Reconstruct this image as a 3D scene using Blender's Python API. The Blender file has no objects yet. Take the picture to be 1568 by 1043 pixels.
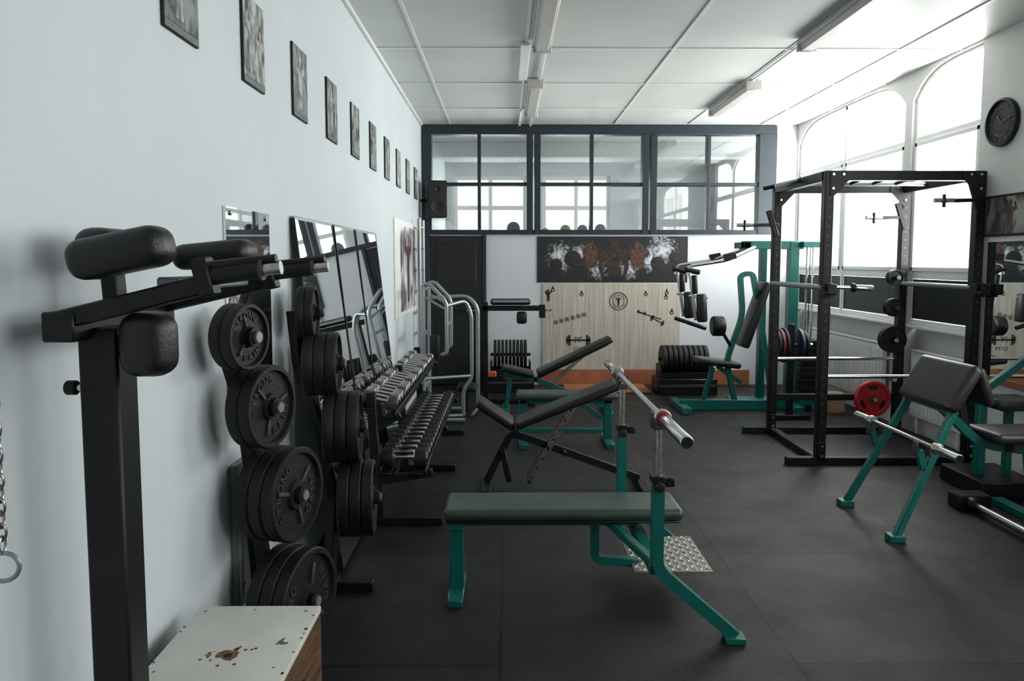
import bpy, bmesh, math, random
from mathutils import Vector, Matrix
random.seed(4)
C = bpy.context.scene.collection
bpy.context.scene.view_settings.view_transform = 'Standard'
# ------------------------------------------------------------ materials
def mat(name, col, rough=0.5, metal=0.0, var=0.0, vscale=8.0, bump=0.0, bscale=60.0, spec=0.5, coat=0.0):
    m = bpy.data.materials.new(name); m.use_nodes = True
    nt = m.node_tree; b = nt.nodes['Principled BSDF']
    b.inputs['Base Color'].default_value = (*col, 1); b.inputs['Roughness'].default_value = rough
    b.inputs['Metallic'].default_value = metal
    b.inputs['Specular IOR Level'].default_value = spec
    b.inputs['Coat Weight'].default_value = coat
    tc = nt.nodes.new('ShaderNodeTexCoord')
    if var > 0:
        n = nt.nodes.new('ShaderNodeTexNoise'); n.inputs['Scale'].default_value = vscale
        n.inputs['Detail'].default_value = 5
        nt.links.new(tc.outputs['Object'], n.inputs['Vector'])
        r = nt.nodes.new('ShaderNodeValToRGB')
        r.color_ramp.elements[0].position = .3; r.color_ramp.elements[1].position = .7
        r.color_ramp.elements[0].color = (*[max(0, c*(1-var)) for c in col], 1)
        r.color_ramp.elements[1].color = (*[min(1, c*(1+var)) for c in col], 1)
        nt.links.new(n.outputs['Fac'], r.inputs['Fac']); nt.links.new(r.outputs['Color'], b.inputs['Base Color'])
    if bump > 0:
        n2 = nt.nodes.new('ShaderNodeTexNoise'); n2.inputs['Scale'].default_value = bscale
        n2.inputs['Detail'].default_value = 4
        nt.links.new(tc.outputs['Object'], n2.inputs['Vector'])
        bp = nt.nodes.new('ShaderNodeBump'); bp.inputs['Strength'].default_value = bump
        bp.inputs['Distance'].default_value = .01
        nt.links.new(n2.outputs['Fac'], bp.inputs['Height']); nt.links.new(bp.outputs['Normal'], b.inputs['Normal'])
    return m

WALL_L = mat('paint_pale_blue', (.585, .630, .662), .6, var=.03, vscale=1.5, bump=.06, bscale=120)
WALL_B = mat('paint_light_grey', (.58, .60, .64), .6, var=.03, vscale=2, bump=.05)
WALL_R = mat('paint_grey', (.64, .64, .62), .6, var=.05, vscale=2, bump=.08)
CEIL = mat('ceiling_board', (.66, .68, .66), .5, var=.05, vscale=1.2, bump=.04, bscale=30)
TRIM = mat('white_lacquer', (.84, .84, .82), .35)
BATTEN = mat('batten_white', (.78, .79, .77), .4)
FIXT = mat('fitting_grey_white', (.50, .48, .46), .4)
FRAME_D = mat('frame_dark_blue', (.018, .027, .038), .4, var=.1, spec=.35)
DOOR_D = mat('door_charcoal', (.013, .013, .016), .5, var=.15, spec=.35)
BLK = mat('steel_black', (.006, .006, .007), .42, var=.2, vscale=20, spec=.32)
VINYL = mat('vinyl_black', (.008, .008, .009), .38, bump=.15, bscale=200, spec=.42)
VINYLB = mat('vinyl_dark_brown', (.020, .015, .017), .35, var=.2, vscale=15, bump=.15, bscale=200)
VGREEN = mat('vinyl_dark_green', (.032, .052, .041), .34, var=.12, vscale=12, bump=.12, bscale=200)
TEAL = mat('enamel_teal', (.003, .115, .100), .35, var=.12, vscale=14)
CHROME = mat('chrome', (.62, .62, .61), .18, 1.0)
CHROMEW = mat('chrome_worn', (.46, .43, .40), .30, 1.0, var=.25, vscale=40)
SILVER = mat('silver_paint', (.30, .33, .33), .35, .6)
IRON = mat('cast_iron_black', (.008, .0075, .0075), .52, var=.2, vscale=25, bump=.2, bscale=90, spec=.32)
IRONL = mat('cast_iron_worn', (.055, .050, .047), .45, .2)
RUBBER = mat('rubber_black', (.008, .008, .008), .55, spec=.35)
RED = mat('enamel_red', (.42, .012, .02), .35)
REDD = mat('enamel_dark_red', (.10, .010, .010), .45)
REDR = mat('ring_red', (.26, .02, .03), .35)
BLUE = mat('enamel_blue', (.012, .025, .08), .4)
ORANGE = mat('orange_plastic', (.5, .08, .03), .5)
YEL = mat('yellow_plastic', (.6, .4, .04), .5)
WHITE = mat('white_paint', (.75, .75, .72), .5, var=.04)
BOXTOP = mat('worn_white_paint', (.60, .60, .55), .5, var=.07, vscale=6)
INK = mat('ink_black', (.012, .011, .010), .7)
GREYP = mat('grey_panel', (.12, .15, .15), .35, var=.1)
TERRA = mat('terracotta_board', (.30, .10, .045), .6, var=.25, vscale=4)
WOODP = mat('pale_wood', (.42, .28, .16), .6, var=.2, vscale=5)
DIAM = mat('checker_plate_steel', (.34, .32, .28), .40, .7, var=.15, vscale=30)
GBALL = mat('ball_green', (.16, .35, .03), .5)
MIRROR = mat('mirror_glass', (.78, .82, .82), .015, 1.0)
CHIP = mat('chipped_wood', (.16, .07, .03), .8, var=.5, vscale=40)
HOLE = mat('hole_dark', (.01, .007, .005), .9)
SKIN = mat('print_skin', (.075, .034, .022), .4, var=.7, vscale=26)

def glassmat():
    m = bpy.data.materials.new('window_glass'); m.use_nodes = True
    nt = m.node_tree; nt.nodes.clear()
    o = nt.nodes.new('ShaderNodeOutputMaterial'); mx = nt.nodes.new('ShaderNodeMixShader')
    t = nt.nodes.new('ShaderNodeBsdfTransparent'); g = nt.nodes.new('ShaderNodeBsdfGlossy')
    t.inputs['Color'].default_value = (.93, .95, .94, 1)
    g.inputs['Roughness'].default_value = .02; mx.inputs[0].default_value = .14
    nt.links.new(t.outputs[0], mx.inputs[1]); nt.links.new(g.outputs[0], mx.inputs[2]); nt.links.new(mx.outputs[0], o.inputs[0])
    return m
GLASS = glassmat()

def floormat():
    m = mat('rubber_tile_floor', (.022, .022, .023), .5)
    nt = m.node_tree; b = nt.nodes['Principled BSDF']
    g = nt.nodes.new('ShaderNodeNewGeometry')
    mp = nt.nodes.new('ShaderNodeMapping'); mp.inputs['Rotation'].default_value = (0, 0, math.radians(90))
    mp.inputs['Location'].default_value = (.03, -1.19+.0, 0)
    nt.links.new(g.outputs['Position'], mp.inputs['Vector'])
    br = nt.nodes.new('ShaderNodeTexBrick'); br.offset = .5
    br.inputs['Scale'].default_value = 1; br.inputs['Brick Width'].default_value = 1.15
    br.inputs['Row Height'].default_value = 1.215; br.inputs['Mortar Size'].default_value = .008
    br.inputs['Mortar Smooth'].default_value = .1; br.inputs['Bias'].default_value = 0
    br.inputs['Color1'].default_value = (.0085, .008, .0087, 1); br.inputs['Color2'].default_value = (.0155, .0148, .0152, 1)
    br.inputs['Mortar'].default_value = (.001, .001, .001, 1)
    nt.links.new(mp.outputs[0], br.inputs['Vector'])
    n = nt.nodes.new('ShaderNodeTexNoise'); n.inputs['Scale'].default_value = 200; n.inputs['Detail'].default_value = 3
    nt.links.new(g.outputs['Position'], n.inputs['Vector'])
    r = nt.nodes.new('ShaderNodeValToRGB'); r.color_ramp.elements[0].position = .62; r.color_ramp.elements[1].position = .72
    r.color_ramp.elements[1].color = (.05, .05, .05, 1); r.color_ramp.elements[0].color = (0, 0, 0, 1)
    nt.links.new(n.outputs['Fac'], r.inputs['Fac'])
    ad = nt.nodes.new('ShaderNodeMix'); ad.data_type = 'RGBA'; ad.blend_type = 'ADD'; ad.inputs[0].default_value = 1
    nt.links.new(br.outputs['Color'], ad.inputs[6]); nt.links.new(r.outputs['Color'], ad.inputs[7])
    n4 = nt.nodes.new('ShaderNodeTexNoise'); n4.inputs['Scale'].default_value = 5; n4.inputs['Detail'].default_value = 8; n4.inputs['Roughness'].default_value = .7
    nt.links.new(g.outputs['Position'], n4.inputs['Vector'])
    r4 = nt.nodes.new('ShaderNodeValToRGB'); r4.color_ramp.elements[0].position = .35; r4.color_ramp.elements[1].position = .75
    r4.color_ramp.elements[0].color = (.7, .7, .7, 1); r4.color_ramp.elements[1].color = (1.5, 1.48, 1.45, 1)
    nt.links.new(n4.outputs['Fac'], r4.inputs['Fac'])
    mu = nt.nodes.new('ShaderNodeMix'); mu.data_type = 'RGBA'; mu.blend_type = 'MULTIPLY'; mu.inputs[0].default_value = 1
    nt.links.new(ad.outputs[2], mu.inputs[6]); nt.links.new(r4.outputs['Color'], mu.inputs[7])
    nt.links.new(mu.outputs[2], b.inputs['Base Color'])
    n3 = nt.nodes.new('ShaderNodeTexNoise'); n3.inputs['Scale'].default_value = 2.2; n3.inputs['Detail'].default_value = 6
    nt.links.new(g.outputs['Position'], n3.inputs['Vector'])
    mr = nt.nodes.new('ShaderNodeMapRange'); mr.inputs[1].default_value = .3; mr.inputs[2].default_value = .7
    mr.inputs[3].default_value = .36; mr.inputs[4].default_value = .58
    nt.links.new(n3.outputs['Fac'], mr.inputs[0]); nt.links.new(mr.outputs[0], b.inputs['Roughness'])
    b.inputs['Specular IOR Level'].default_value = .30
    bp = nt.nodes.new('ShaderNodeBump'); bp.inputs['Strength'].default_value = .6; bp.inputs['Distance'].default_value = .005
    mm = nt.nodes.new('ShaderNodeMath'); mm.operation = 'MULTIPLY_ADD'; mm.inputs[1].default_value = -3.0
    nt.links.new(br.outputs['Fac'], mm.inputs[0]); nt.links.new(n.outputs['Fac'], mm.inputs[2])
    nt.links.new(mm.outputs[0], bp.inputs['Height']); nt.links.new(bp.outputs['Normal'], b.inputs['Normal'])
    return m
FLOOR = floormat()

def plankmat():
    m = mat('pale_plank_print', (.55, .50, .42), .55)
    nt = m.node_tree; b = nt.nodes['Principled BSDF']
    g = nt.nodes.new('ShaderNodeNewGeometry')
    sc = nt.nodes.new('ShaderNodeMapping'); sc.inputs['Scale'].default_value = (28, 1, 1.2)
    nt.links.new(g.outputs['Position'], sc.inputs['Vector'])
    n = nt.nodes.new('ShaderNodeTexNoise'); n.inputs['Scale'].default_value = 1.3; n.inputs['Detail'].default_value = 6
    nt.links.new(sc.outputs[0], n.inputs['Vector'])
    r = nt.nodes.new('ShaderNodeValToRGB'); r.color_ramp.elements[0].position = .3; r.color_ramp.elements[1].position = .7
    r.color_ramp.elements[0].color = (.36, .32, .27, 1); r.color_ramp.elements[1].color = (.53, .49, .43, 1)
    nt.links.new(n.outputs['Fac'], r.inputs['Fac']); nt.links.new(r.outputs['Color'], b.inputs['Base Color'])
    return m
PLANK = plankmat()

def plymat():
    m = mat('plywood_stained', (.20, .095, .045), .55)
    nt = m.node_tree; b = nt.nodes['Principled BSDF']
    tc = nt.nodes.new('ShaderNodeTexCoord'); sc = nt.nodes.new('ShaderNodeMapping'); sc.inputs['Scale'].default_value = (3, 3, 22)
    nt.links.new(tc.outputs['Object'], sc.inputs['Vector'])
    n = nt.nodes.new('ShaderNodeTexNoise'); n.inputs['Scale'].default_value = 2; n.inputs['Detail'].default_value = 8
    nt.links.new(sc.outputs[0], n.inputs['Vector'])
    r = nt.nodes.new('ShaderNodeValToRGB'); r.color_ramp.elements[0].position = .3; r.color_ramp.elements[1].position = .72
    r.color_ramp.elements[0].color = (.05, .024, .012, 1); r.color_ramp.elements[1].color = (.17, .085, .042, 1)
    nt.links.new(n.outputs['Fac'], r.inputs['Fac']); nt.links.new(r.outputs['Color'], b.inputs['Base Color'])
    return m
PLY = plymat()

def printmat(name, seed, lo, hi, scale=9):
    m = mat(name, hi, .3)
    nt = m.node_tree; b = nt.nodes['Principled BSDF']
    tc = nt.nodes.new('ShaderNodeTexCoord'); mp = nt.nodes.new('ShaderNodeMapping')
    mp.inputs['Location'].default_value = (seed*3.1, seed*1.7, seed*2.3); mp.inputs['Scale'].default_value = (1, 1, .6)
    nt.links.new(tc.outputs['Object'], mp.inputs['Vector'])
    n = nt.nodes.new('ShaderNodeTexNoise'); n.inputs['Scale'].default_value = scale; n.inputs['Detail'].default_value = 4
    n.inputs['Distortion'].default_value = .6
    nt.links.new(mp.outputs[0], n.inputs['Vector'])
    r = nt.nodes.new('ShaderNodeValToRGB'); r.color_ramp.elements[0].position = .4; r.color_ramp.elements[1].position = .6
    r.color_ramp.elements[0].color = (*lo, 1); r.color_ramp.elements[1].color = (*hi, 1)
    nt.links.new(n.outputs['Fac'], r.inputs['Fac']); nt.links.new(r.outputs['Color'], b.inputs['Base Color'])
    return m

# ------------------------------------------------------------ builder
V = Vector
def frame(c, z, up=(0, 0, 1)):
    z = V(z).normalized(); up = V(up)
    if abs(z.dot(up)) > .98: up = V((0, 1, 0))
    x = up.cross(z).normalized(); y = z.cross(x)
    return Matrix(((x.x, y.x, z.x, c[0]), (x.y, y.y, z.y, c[1]), (x.z, y.z, z.z, c[2]), (0, 0, 0, 1)))
def fillet(pts, rad, n=5):
    pts = [V(p) for p in pts]; out = [pts[0]]
    for i in range(1, len(pts)-1):
        a, b, c = pts[i-1], pts[i], pts[i+1]
        d1 = (a-b); d2 = (c-b); r = min(rad, d1.length*.45, d2.length*.45)
        p, q = b+d1.normalized()*r, b+d2.normalized()*r
        for k in range(n+1):
            t = k/n; out.append(p*(1-t)**2+b*2*t*(1-t)+q*t*t)
    out.append(pts[-1]); return out
GLY = {}
def glyph(ch, size, depth):
    k = (ch, size, depth)
    if k in GLY: return GLY[k]
    cu = bpy.data.curves.new('g', 'FONT'); cu.body = ch; cu.size = size; cu.extrude = depth
    cu.align_x = 'CENTER'; cu.align_y = 'CENTER'; cu.resolution_u = 3
    o = bpy.data.objects.new('g', cu); C.objects.link(o)
    dg = bpy.context.evaluated_depsgraph_get(); me = bpy.data.meshes.new_from_object(o.evaluated_get(dg))
    bpy.data.objects.remove(o); GLY[k] = me; return me

class B:
    def __init__(s, name): s.name = name; s.bm = bmesh.new(); s.mats = []
    def mi(s, m):
        if m not in s.mats: s.mats.append(m)
        return s.mats.index(m)
    def _in(s, t, m, M=None, smooth=True):
        if M is not None: bmesh.ops.transform(t, matrix=M, verts=t.verts)
        i = s.mi(m)
        for f in t.faces: f.material_index = i; f.smooth = smooth
        me = bpy.data.meshes.new('t'); t.to_mesh(me); t.free(); s.bm.from_mesh(me); bpy.data.meshes.remove(me)
    def box(s, c, size, m, M=None, bev=.004, seg=1, rot=None):
        t = bmesh.new(); bmesh.ops.create_cube(t, size=1)
        for v in t.verts: v.co = V((v.co.x*size[0], v.co.y*size[1], v.co.z*size[2]))
        bev = min(bev, min(size)*.45)
        if bev > 0: bmesh.ops.bevel(t, geom=t.edges[:], offset=bev, segments=seg, profile=.5, affect='EDGES')
        if M is None:
            M = Matrix.Translation(V(c))
            if rot: M = M @ Matrix.Rotation(rot[2], 4, 'Z') @ Matrix.Rotation(rot[1], 4, 'Y') @ Matrix.Rotation(rot[0], 4, 'X')
        s._in(t, m, M)
    def bx(s, x0, x1, y0, y1, z0, z1, m, bev=.004, seg=1):
        s.box(((x0+x1)/2, (y0+y1)/2, (z0+z1)/2), (abs(x1-x0), abs(y1-y0), abs(z1-z0)), m, bev=bev, seg=seg)
    def beam(s, a, b, w, h, m, bev=.005, seg=1, ext=0):
        a, b = V(a), V(b); d = (b-a); L = d.length+ext*2; z = d.normalized()
        x = z.cross(V((0, 0, 1)))
        if x.length < .02: x = V((1, 0, 0))
        x.normalize(); y = z.cross(x); c = (a+b)/2
        M = Matrix(((x.x, y.x, z.x, c[0]), (x.y, y.y, z.y, c[1]), (x.z, y.z, z.z, c[2]), (0, 0, 0, 1)))
        s.box(None, (w, h, L), m, M=M, bev=bev, seg=seg)
    def cyl(s, a, b, r, m, r2=None, n=20, bev=0):
        a, b = V(a), V(b); L = (b-a).length
        t = bmesh.new(); bmesh.ops.create_cone(t, cap_ends=True, segments=n, radius1=r, radius2=r if r2 is None else r2, depth=L)
        if bev: bmesh.ops.bevel(t, geom=[e for e in t.edges if len(e.link_faces) == 2 and any(len(f.verts) > 4 for f in e.link_faces)], offset=bev, segments=3, profile=.5, affect='EDGES')
        s._in(t, m, frame((a+b)/2, b-a))
    def lathe(s, prof, M, m, n=40, closed=True):
        t = bmesh.new(); rings = []
        for i in range(n):
            a = 2*math.pi*i/n; rings.append([t.verts.new((p[0]*math.cos(a), p[0]*math.sin(a), p[1])) for p in prof])
        k = len(prof)
        for i in range(n):
            for j in range(k if closed else k-1):
                t.faces.new((rings[i][j], rings[(i+1) % n][j], rings[(i+1) % n][(j+1) % k], rings[i][(j+1) % k]))
        bmesh.ops.recalc_face_normals(t, faces=t.faces)
        s._in(t, m, M)
    def path(s, pts, r, m, fil=.05, n=12, sq=False):
        P = fillet(pts, fil) if fil and len(pts) > 2 else [V(p) for p in pts]
        t = bmesh.new(); rings = []; nrm = None
        if sq: n = 4
        for i, p in enumerate(P):
            if i == 0: d = P[1]-P[0]
            elif i == len(P)-1: d = P[-1]-P[-2]
            else: d = (P[i+1]-p).normalized()+(p-P[i-1]).normalized()
            d.normalize()
            if nrm is None:
                up = V((0, 0, 1)) if abs(d.z) < .9 else V((1, 0, 0))
                nrm = (up-d*up.dot(d)).normalized()
            else: nrm = (nrm-d*nrm.dot(d)).normalized()
            bn = d.cross(nrm); off = math.pi/4 if sq else 0; rr = r*1.414 if sq else r
            rings.append([t.verts.new(p+(nrm*math.cos(2*math.pi*k/n+off)+bn*math.sin(2*math.pi*k/n+off))*rr) for k in range(n)])
        for i in range(len(P)-1):
            for k in range(n): t.faces.new((rings[i][k], rings[i][(k+1) % n], rings[i+1][(k+1) % n], rings[i+1][k]))
        t.faces.new(rings[0]); t.faces.new(rings[-1]); bmesh.ops.recalc_face_normals(t, faces=t.faces)
        s._in(t, m)
    def torus(s, c, nrm, R, r, m, n=28, k=8, sc=(1, 1)):
        prof = [(R+r*math.cos(2*math.pi*i/k), r*math.sin(2*math.pi*i/k)) for i in range(k)]
        s.lathe(prof, frame(c, nrm) @ Matrix.Diagonal((sc[0], sc[1], 1, 1)), m, n=n)
    def sph(s, c, r, m, sc=(1, 1, 1)):
        t = bmesh.new(); bmesh.ops.create_uvsphere(t, u_segments=24, v_segments=14, radius=r)
        s._in(t, m, Matrix.Translation(V(c)) @ Matrix.Diagonal((*sc, 1)))
    def prism(s, pts, axis, a, b, m):
        t = bmesh.new()
        def mk(p, d):
            return {'x': (d, p[0], p[1]), 'y': (p[0], d, p[1]), 'z': (p[0], p[1], d)}[axis]
        A = [t.verts.new(mk(p, a)) for p in pts]; Bv = [t.verts.new(mk(p, b)) for p in pts]
        t.faces.new(A); t.faces.new(Bv[::-1]); n = len(pts)
        for i in range(n): t.faces.new((A[i], A[(i+1) % n], Bv[(i+1) % n], Bv[i]))
        bmesh.ops.recalc_face_normals(t, faces=t.faces); s._in(t, m, smooth=False)
    def lprism(s, pts, M, d, m):
        t = bmesh.new(); A = [t.verts.new((p[0], p[1], 0)) for p in pts]; Bv = [t.verts.new((p[0], p[1], d)) for p in pts]
        t.faces.new(A); t.faces.new(Bv[::-1]); n = len(pts)
        for i in range(n): t.faces.new((A[i], A[(i+1) % n], Bv[(i+1) % n], Bv[i]))
        bmesh.ops.recalc_face_normals(t, faces=t.faces); s._in(t, m, M, smooth=False)
    def slab(s, q, th, m):
        q = [V(p) for p in q]; n = (q[1]-q[0]).cross(q[3]-q[0]).normalized()*th
        t = bmesh.new(); A = [t.verts.new(p) for p in q]; Bv = [t.verts.new(p+n) for p in q]
        t.faces.new(A); t.faces.new(Bv[::-1])
        for i in range(4): t.faces.new((A[i], A[(i+1) % 4], Bv[(i+1) % 4], Bv[i]))
        bmesh.ops.recalc_face_normals(t, faces=t.faces); s._in(t, m, smooth=False)
    def glyph(s, ch, M, size, m, depth=.002):
        me = glyph(ch, size, depth); t = bmesh.new(); t.from_mesh(me); s._in(t, m, M, smooth=False)
    def arctext(s, txt, M, r, size, m, mid=90, step=None, flip=False, depth=.002):
        step = step or math.degrees(size*.85/r)
        for i, ch in enumerate(txt):
            o = (i-(len(txt)-1)/2)*step
            a = math.radians(mid+o if flip else mid-o)
            R = Matrix.Rotation(a+(math.pi/2 if flip else -math.pi/2), 4, 'Z')
            s.glyph(ch, M @ Matrix.Translation((r*math.cos(a), r*math.sin(a), 0)) @ R, size, m, depth)
    def plate(s, c, n, R, th, m, hubm=None, text=False, ang=0):
        M = frame(c, n) @ Matrix.Rotation(ang, 4, 'Z'); h = th/2
        s.lathe([(.026, -h), (R*.96, -h), (R, -h*.75), (R, h*.75), (R*.97, h), (R*.88, h), (R*.84, h*.35), (R*.34, h*.35), (R*.30, h*.95), (.03, h*.95)], M, m)
        if text:
            for k in range(3):
                a = math.radians(90+120*k)
                Mk = M @ Matrix.Rotation(a, 4, 'Z') @ Matrix.Translation((R*.5, 0, h*.5))
                s.box(None, (R*.40, R*.09, h*.6), hubm or m, M=Mk, bev=.003)
            T = M @ Matrix.Translation((0, 0, h*.4))
            s.arctext('STRONG', T, R*.64, R*.26, hubm or m, mid=90+(0), depth=.004)
            s.arctext('GAIN', T, R*.64, R*.26, hubm or m, mid=-90, flip=True, depth=.004)
    def done(s, parent=None):
        bm = s.bm
        xs = [v.co for v in bm.verts]
        lo = V((min(v.x for v in xs), min(v.y for v in xs), min(v.z for v in xs))); hi = V((max(v.x for v in xs), max(v.y for v in xs), max(v.z for v in xs)))
        c = V(((lo.x+hi.x)/2, (lo.y+hi.y)/2, lo.z))
        bmesh.ops.translate(bm, vec=-c, verts=bm.verts)
        me = bpy.data.meshes.new(s.name); bm.to_mesh(me); bm.free()
        for m in s.mats: me.materials.append(m)
        me.set_sharp_from_angle(angle=math.radians(38))
        o = bpy.data.objects.new(s.name, me); o.location = c; C.objects.link(o); return o

# ------------------------------------------------------------ dimensions
XL, XR, YB, YF, ZC = -1.10, 3.82, 9.80, -2.6, 3.42
YN = 13.6   # far wall of stand-in room, added to imitate a reflection in the back glass
b = B('floor'); b.bx(XL-.2, XR+.3, YF-.2, YN+.3, -.15, 0, FLOOR, bev=0); b.done()
b = B('ceiling'); b.bx(XL-.2, XR+.3, YF-.2, YN+.3, ZC, ZC+.15, CEIL, bev=0); b.done()
b = B('trim_1')
for x in (-.72, .17, 1.40, 2.36, 3.3): b.bx(x-.013, x+.013, YF, YB-.1, ZC-.010, ZC-.0005, BATTEN, bev=.002)
for i in range(10):
    y = 8.75-1.22*i
    if y > YF: b.bx(XL+.01, XR-.01, y-.012, y+.012, ZC-.009, ZC-.0005, BATTEN, bev=.002)
b.bx(XL+.001, XL+.03, YF, YB-.1, ZC-.03, ZC-.0005, BATTEN, bev=.004)
b.done()
b = B('wall_left'); b.bx(XL-.2, XL, YF-.2, YN+.3, 0, ZC, WALL_L, bev=0); b.done()
b = B('wall_front'); b.bx(XL, XR, YF-.2, YF, 0, ZC, WALL_B, bev=0); b.done()
def arch_z(y, y0, y1, zs, za):
    u = abs((y-y0)/(y1-y0)*2-1)
    return za-(za-zs)*u**6.0
def arch_wall(b, x0, x1, ys, ye, wins, sill, m):
    cur = ys
    for (y0, y1, zs, za, full0, full1) in wins:
        if y0 > cur: b.bx(x0, x1, cur, y0, 0, ZC, m, bev=0)
        b.bx(x0+.13, x1, y0, y1, 0, sill, m, bev=0)
        N = 30
        for i in range(N):
            ya, yb = y0+(y1-y0)*i/N, y0+(y1-y0)*(i+1)/N
            b.prism([(ya, arch_z(ya, full0, full1, zs, za)), (yb, arch_z(yb, full0, full1, zs, za)), (yb, ZC), (ya, ZC)], 'x', x0, x1, m)
        cur = y1
    if cur < ye: b.bx(x0, x1, cur, ye, 0, ZC, m, bev=0)
ZS, ZA = 3.15, 3.40
wins = [(-1.9, .7, ZS, ZA, -1.9, .7), (1.4, 4.0, ZS, ZA, 1.4, 4.0), (6.03, 7.05, ZS, ZA, 4.6, 7.05), (7.17, 9.78, ZS, ZA, 7.17, 9.78), (10.3, 12.6, ZS, ZA, 10.3, 12.6)]  # includes unseen openings near the camera, added to brighten the left wall
SILL = 1.02
b = B('wall_right'); arch_wall(b, XR, XR+.3, YF-.2, YN+.3, wins, SILL, WALL_R); b.done()
def window_r(name, y0, y1, f0, f1, zs, za, mull, panels):
    b = B(name); xa, xb = XR+.03, XR+.10
    w = .05
    for y in [y0+w/2]+mull+[y1-w/2]:
        b.bx(xa, xb, y-w/2, y+w/2, SILL+.03, min(arch_z(y-w/2, f0, f1, zs, za), arch_z(y+w/2, f0, f1, zs, za))-.006, TRIM, bev=.006)
    for z, h in ((SILL+.055, .05), (1.52, .07), (2.78, .05)):
        b.bx(xa+.003, xb-.003, y0+.01, y1-.01, z-h/2, z+h/2, TRIM, bev=.006)
    N = 30
    for i in range(N):
        ya, yb = y0+(y1-y0)*i/N, y0+(y1-y0)*(i+1)/N
        za_, zb_ = arch_z(ya, f0, f1, zs, za), arch_z(yb, f0, f1, zs, za)
        b.prism([(ya, za_-.045), (yb, zb_-.045), (yb, zb_-.001), (ya, za_-.001)], 'x', xa, xb, TRIM)
    es = [y0]+mull+[y1]
    for i in range(len(es)-1):
        a, c = es[i]+.03, es[i+1]-.03
        for yy in (a+.02, c-.02): b.bx(xa-.012, xa+.03, yy-.02, yy+.02, 1.55, 2.76, TRIM, bev=.004)
        for zz in (1.575, 2.735): b.bx(xa-.012, xa+.03, a, c, zz-.02, zz+.02, TRIM, bev=.004)
        if panels: b.bx(xa+.02, xa+.035, a, c, SILL+.085, 1.48, DOOR_D, bev=.002)
    b.bx(xa+.045, xa+.05, y0+.02, y1-.02, SILL+.05, zs, GLASS, bev=0)
    b.bx(XR-.018, XR+.13, y0+.002, y1-.002, SILL+.001, SILL+.03, TRIM, bev=.006)
    return b.done()
window_r('window_1', 6.03, 7.05, 4.6, 7.05, ZS, ZA, [], True)
window_r('window_2', 7.17, 9.78, 7.17, 9.78, ZS, ZA, [8.48], True)
window_r('window_3', 1.4, 4.0, 1.4, 4.0, ZS, ZA, [2.7], False)  # out-of-view window, added so daylight reaches the left wall
window_r('window_4', -1.9, .7, -1.9, .7, ZS, ZA, [-.6], False)  # another out-of-view window, added to light the left wall
window_r('window_5', 10.3, 12.6, 10.3, 12.6, ZS, ZA, [11.45], False)  # added behind the back glass to imitate the reflected right windows
b = B('wall_back')
b.bx(XL, XR, YB, YB+.14, 0, 2.0, WALL_B, bev=0)
b.bx(3.53, XR, YB, YB+.14, 2.0, ZC, WALL_B, bev=0); b.done()
b = B('window_6')
ya, yb = YB-.05, YB+.10
b.bx(XL+.002, 3.53, ya, yb, 3.29, ZC-.012, FRAME_D)
b.bx(XL+.002, 3.53, ya, yb, 2.002, 2.06, FRAME_D)
for x0, x1 in ((XL+.002, -.97), (.27, .35), (.37, .45), (1.78, 1.865), (1.885, 1.97), (3.30, 3.53)):
    b.bx(x0, x1, ya-.012, yb, 2.0, 3.30, FRAME_D)
for x in (-.35, 1.12, 2.65): b.bx(x-.022, x+.022, ya+.01, yb-.01, 2.05, 3.30, FRAME_D)
for x0, x1 in ((-.97, .27), (.45, 1.78), (1.97, 3.30)):
    b.bx(x0, x1, ya+.015, yb-.015, 2.63, 2.675, FRAME_D)
    b.bx(x0-.005, x1+.005, YB+.02, YB+.025, 2.05, 3.30, GLASS, bev=0)
b.done()
b = B('standin_wall_far')  # end of the stand-in room, added in place of a reflection
FW = [(-.95, .38), (.66, 1.9)]
for x0, x1 in ((XL, -.95), (.38, .66), (1.9, XR)): b.bx(x0, x1, YN, YN+.25, 0, ZC, WALL_B, bev=0)
for x0, x1 in FW: b.bx(x0, x1, YN, YN+.25, 0, 1.3, WALL_B, bev=0); b.bx(x0, x1, YN, YN+.25, 3.2, ZC, WALL_B, bev=0)
b.done()
for k, (x0, x1) in enumerate(FW):  # stand-in windows, seen through the back glass like reflected ones
    b = B('window_%d' % (7+k)); w = .07; xm = (x0+x1)/2
    for x in (x0+w/2, xm, x1-w/2): b.bx(x-w/2, x+w/2, YN+.05, YN+.12, 1.3, 3.2, TRIM)
    for z in (1.34, 2.62, 3.16): b.bx(x0+.003, x1-.003, YN+.055, YN+.115, z-.04, z+.04, TRIM)
    b.bx(x0, x1, YN+.08, YN+.085, 1.3, 3.2, GLASS, bev=0)
    b.bx(x0+.002, x1-.002, YN-.08, YN+.05, 1.28, 1.31, TRIM); b.done()
b = B('ceiling_beam'); b.bx(XL+.002, XR-.002, 11.2, 11.45, 3.2, ZC-.002, WALL_B); b.done()  # part of the added stand-in room
b = B('door_1')
b.bx(-1.0, -.31, YB-.06, YB-.002, .01, 1.98, DOOR_D, bev=.006)
b.bx(-.92, -.39, YB-.072, YB-.055, 1.0, 1.88, DOOR_D, bev=.008); b.bx(-.92, -.39, YB-.072, YB-.055, .12, .9, DOOR_D, bev=.008)
b.bx(-.31, -.26, YB-.07, YB-.002, 0.0, 1.995, FRAME_D); b.bx(-1.06, -1.0, YB-.07, YB-.002, 0.0, 1.995, FRAME_D)
b.cyl((-.40, YB-.12, 1.0), (-.40, YB-.06, 1.0), .012, CHROME); b.cyl((-.40, YB-.12, 1.0), (-.52, YB-.12, 1.0), .010, CHROME)
b.done()
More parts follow.
